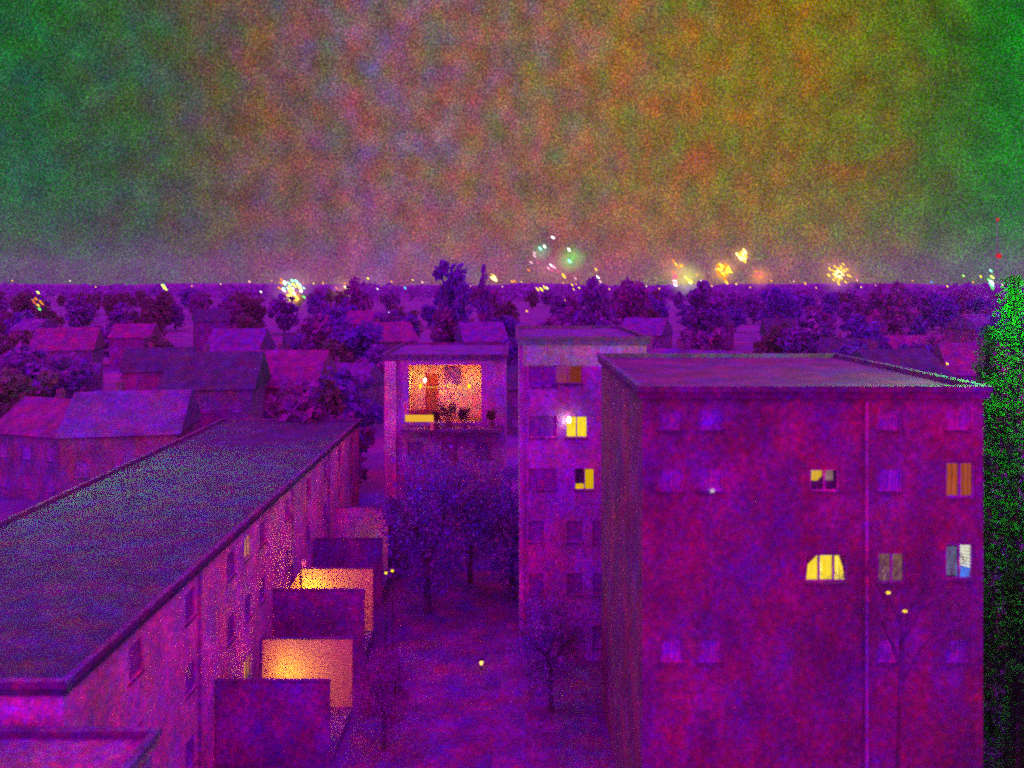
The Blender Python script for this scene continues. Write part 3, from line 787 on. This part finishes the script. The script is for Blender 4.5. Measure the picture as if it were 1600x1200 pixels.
# ------------------------------------------------------------------ fireworks
random.seed(77)
SPARK = {}
def spark_mesh(c, rgb, st_):
    if c not in SPARK:
        b = MB(); bmesh.ops.create_icosphere(b.b, subdivisions=1, radius=1.0)
        SPARK[c] = b.mesh('spark', glow('spark_' + c, rgb, st_))
    return SPARK[c]
SP = {'white': ((1, .95, .9), 2.5), 'cyan': ((.30, 1, .65), 1.8), 'green': ((.15, 1.0, .15), 1.6), 'gold': ((1, .62, .06), 1.5), 'pale_gold': ((1, .85, .35), 2.0), 'orange': ((1, .30, .01), 1.2), 'pink': ((1, .45, .6), 1.4), 'red': ((1, .10, .10), 1.2), 'rose': ((.9, .10, .30), 1.1), 'yellow': ((1, .9, .05), 1.8), 'lime': ((.75, 1, .12), 1.8)}
def smoke_glow(rgb, r, k):
    """a cloud of burning glitter too fine to see singly: it gives off its own light, thinning outward"""
    m = bpy.data.materials.new('burning_glitter'); m.use_nodes = True
    t = N(m.node_tree); t.n.clear()
    o = t.add('ShaderNodeOutputMaterial'); e = t.add('ShaderNodeEmission')
    co = t.add('ShaderNodeTexCoord').outputs['Object']
    g = t.add('ShaderNodeTexGradient', gradient_type='SPHERICAL'); t.put(g.inputs[0], co)
    n = t.noise(co, 2.2, 3.0, .6).outputs['Fac']
    f = t.math('MULTIPLY', t.math('POWER', g.outputs['Fac'], 1.5), t.math('POWER', 2.0, t.math('MULTIPLY', t.math('SUBTRACT', n, .5), 5.0)))
    t.put(e.inputs[1], t.math('MULTIPLY', f, k / r)); e.inputs[0].default_value = (*rgb, 1)
    t.l.new(e.outputs[0], o.inputs['Volume'])
    return m
def firework(label, cx, cy, Y, sparks, lamp=None):
    """sparks: (dx, dy, colour, length px, width px) offsets in photograph pixels; trails all drift the same way in the wind"""
    base = at(cx, cy, Y); u = Y / F
    t = thing('firework', label, 'firework', base, 0, 'fireworks over the skyline')
    for dx, dy, c, L, Wd in sparks:
        o = link('spark', spark_mesh(c, *SP[c]), t, (dx * u, random.uniform(-5, 5) * u, -dy * u))
        o.scale = (L * u * .6, Wd * u * .56, Wd * u * .56); o.rotation_euler = (0, R(46 + random.uniform(-10, 10)), 0)
    for (dx, dy, rgb, watts, *puff) in (lamp or ()):
        c = Vector((dx * u, 0, -dy * u))
        if puff:
            b = MB(); bmesh.ops.create_icosphere(b.b, subdivisions=3, radius=1.0)
            for v_ in b.b.verts: v_.co *= 1 + .22 * math.sin(v_.co.x * 3.1 + dx) * math.cos(v_.co.z * 2.7 + cy) + .10 * math.sin(v_.co.y * 6 + v_.co.x * 5)
            r = puff[0] * u * 1.4; o = b.build('spark_cloud', smoke_glow(rgb, r, puff[1] * 1.5), t, c)  # emissive ball in place of lit smoke
            o.scale = (r, r, r * .95)
        else: point_lamp(t, c + Vector((0, -1.5 * u, 0)), rgb, watts * (u * 1.232) ** 2, 1.5 * u)
    return t
def burst(n, rx, ry, cols, L=(4, 8), Wd=(1.8, 3)):
    out = []
    for _ in range(n):
        a = random.uniform(0, 6.28); r = random.random() ** .6
        out.append((math.cos(a) * rx * r, math.sin(a) * ry * r, random.choice(cols), random.uniform(*L), random.uniform(*Wd)))
    return out
KW = 1.0
firework('big white and lime burst with orange fringe, on the skyline at left', 456, 452, 650,
         burst(26, 16, 16, ['white', 'lime', 'pale_gold', 'cyan', 'lime'], (5, 10), (2.4, 4)) + [(-18, -10, 'orange', 7, 3), (-20, -2, 'orange', 6, 3), (-16, -15, 'orange', 6, 2.5), (-4, 12, 'gold', 12, 7), (4, 14, 'gold', 12, 7), (-8, 28, 'orange', 5, 2.5), (18, 12, 'green', 6, 3), (20, -2, 'cyan', 5, 2.5)],
         [(0, -2, (1, .5, .30), 0, 34, .20), (2, 12, (1, .42, .02), 0, 13, .8)])
firework('scattered white and green sparks around a green glow, right of the middle', 868, 402, 900,
         [(-4, -31, 'white', 7, 3.6), (-24, -14, 'cyan', 7, 3.6), (-17, -17, 'white', 6, 3.4), (21, -12, 'white', 7, 3.6), (22, 6, 'cyan', 8, 4), (-33, -2, 'pink', 7, 2.6), (-33, -7, 'pink', 6, 2.4), (-38, 8, 'pink', 6, 2.6), (-28, 8, 'rose', 6, 2),
          (-6, 13, 'white', 8, 3), (-3, 15, 'pink', 9, 3.5), (-11, 17, 'pink', 6, 2.5), (4, 22, 'rose', 6, 2.4), (-42, 20, 'orange', 6, 2.5), (-6, 20, 'rose', 6, 2.5), (13, 29, 'gold', 10, 4), (63, 19, 'gold', 6, 3), (26, 43, 'gold', 5, 2.5), (31, 33, 'pink', 5, 2), (15, 67, 'orange', 4, 2)],
         [(24, 3, (.03, 1.0, .10), 0, 21, .45), (-22, -10, (.05, .8, .35), 0, 15, .30), (-8, 16, (1, .3, .4), 0, 26, .14)])
firework('small pink and orange cluster low on the skyline, right of the green glow', 930, 438, 800,
         [(0, 0, 'pink', 9, 3), (4, -5, 'white', 7, 2.5), (-3, 4, 'orange', 7, 2.5), (8, 2, 'pink', 6, 2.5), (-4, -2, 'gold', 5, 2), (-14, 22, 'orange', 4, 2), (-30, 6, 'orange', 4, 2), (-34, 14, 'gold', 4, 2)])
firework('row of small gold streaks on the skyline below the green glow', 846, 451, 700,
         [(-6, 1, 'gold', 8, 3), (0, 1, 'yellow', 8, 3), (5, -2, 'gold', 8, 3), (9, -1, 'pale_gold', 6, 2.5), (-42, -12, 'orange', 6, 3)])
firework('pink and red fountain rising from the skyline with a white foot', 1055, 428, 800,
         [(-2, -20, 'orange', 8, 3), (1, -15, 'gold', 7, 3), (4, -11, 'orange', 9, 3), (8, -12, 'gold', 7, 2.5), (12, -14, 'orange', 6, 2.4), (-2, -2, 'red', 8, 3), (0, 4, 'rose', 8, 4), (-3, 7, 'rose', 7, 3), (0, 12, 'white', 8, 4.5), (1, 17, 'white', 7, 4), (-1, 14, 'pink', 9, 5)],
         [(2, -4, (1, .5, .2), 0, 24, .22)])
firework('yellow pair of sparks in a lime glow beside the pink fountain', 1076, 437, 800,
         [(3, 2, 'yellow', 9, 5), (-4, -3, 'lime', 8, 3), (2, 5, 'pale_gold', 6, 3), (14, -8, 'orange', 5, 2.5)], [(-2, -2, (.85, 1, .12), 0, 26, .42)])
firework('dense orange ball of sparks just above the skyline', 1130, 421, 800,
         burst(22, 10, 11, ['orange', 'gold', 'orange', 'yellow'], (6, 10), (3, 5)) + [(2, 16, 'orange', 8, 4), (4, 20, 'gold', 8, 4)], [(0, 0, (1, .42, .01), 0, 20, .55)])
firework('highest gold burst, a compact pale knot in the sky at right', 1159, 399, 800,
         burst(14, 6, 8, ['pale_gold', 'gold', 'white'], (7, 10), (3.5, 5)) + [(4, -8, 'gold', 8, 4), (4, 9, 'gold', 8, 4)], [(0, 0, (1, .6, .12), 0, 16, .35)])
firework('faint orange red scatter right of the dense orange ball', 1188, 432, 850,
         burst(8, 8, 14, ['orange', 'red', 'rose'], (4, 6), (1.6, 2.2)), [(0, 0, (1, .30, .02), 0, 18, .40)])
sp = []
for k in range(9):
    a = k * .7 + .2
    for r in (5, 9, 13, 17): sp.append((math.cos(a) * r, math.sin(a) * r * .95, 'gold' if r > 5 else 'pale_gold', 6, 3.2 - r * .06)) if random.random() < .82 else None
firework('gold burst with spread rays near the right end of the skyline', 1310, 428, 800, sp + [(30, 6, 'rose', 5, 2), (28, 10, 'pink', 4, 2), (33, 2, 'rose', 4, 1.6)], [(0, 0, (1, .5, .10), 0, 28, .25)])
firework('upright white green flare at the far right edge of the skyline', 1549, 435, 130,
         [(-1, -12, 'cyan', 6, 3), (0, -2, 'lime', 8, 3.5), (0, 6, 'white', 9, 4), (1, 10, 'cyan', 9, 4.5), (-1, 3, 'green', 8, 3)], [(0, 4, (.06, 1, .12), 1500000)])
firework('small orange and lime cone of sparks at the far left', 59, 469, 46,
         [(0, -12, 'lime', 6, 3), (-2, -2, 'orange', 6, 3), (3, 2, 'orange', 6, 2.6), (-5, 4, 'red', 5, 2.4), (5, 6, 'orange', 5, 2.4), (0, 8, 'gold', 6, 2.6), (-8, 0, 'orange', 5, 2), (1, 14, 'green', 6, 3)], [(0, 0, (.08, 1.0, .16), 1500000)])
firework('single lime green streak alone at the left above the rooftops', 257, 449, 700, [(0, 0, 'lime', 13, 4), (-3, -3, 'green', 7, 3)])
firework('loose small gold cluster between the big white burst and the broad tree', 537, 452, 700,
         [(3, -3, 'pale_gold', 7, 3), (4, 5, 'gold', 6, 2.6), (-7, 6, 'orange', 5, 2), (-12, -2, 'orange', 5, 2), (1, -9, 'orange', 4, 2), (9, -1, 'gold', 4, 1.8), (-9, 0, 'rose', 4, 1.8)], [(0, 0, (1, .42, .08), 0, 20, .30)])
firework('leaning gold burst on the skyline right of the slim tree', 770, 437, 700,
         burst(9, 4, 9, ['gold', 'pale_gold'], (7, 10), (2.4, 3.4)))
firework('close green rocket flare at the far right, beside the tall conifer', 1549, 447, 27.2, [(0, 0, 'green', 5, 2.5), (-2, -4, 'cyan', 4, 2), (2, 4, 'green', 4, 2)], None)
fl = [o for o in COL.objects if o.get('label', '').startswith('close green')][0]
for ch_ in fl.children: ch_.location.y = 0
point_lamp(fl, (0.25, 0.1, -0.3), (.015, 1.0, .02), 4500, 0.1)  # added green lamp, tints the conifers and the right edge

# ------------------------------------------------------------------ smoke hanging over the town
hz = MB().box(-3600, 3600, -60, 4000, -2, 130).b
me = bpy.data.meshes.new('haze'); hz.to_mesh(me); hz.free()
mh = bpy.data.materials.new('smoke_haze'); mh.use_nodes = True
t = N(mh.node_tree); t.n.clear()
o_ = t.add('ShaderNodeOutputMaterial'); v = t.add('ShaderNodeVolumePrincipled')
v.inputs['Color'].default_value = (.90, .88, .90, 1); v.inputs['Density'].default_value = 1 / 16000; v.inputs['Anisotropy'].default_value = 0.2
t.l.new(v.outputs[0], o_.inputs['Volume'])
me.materials.append(mh)
h = link('haze', me); h['kind'] = 'stuff'; h['label'] = 'thin violet smoke hanging over the town'
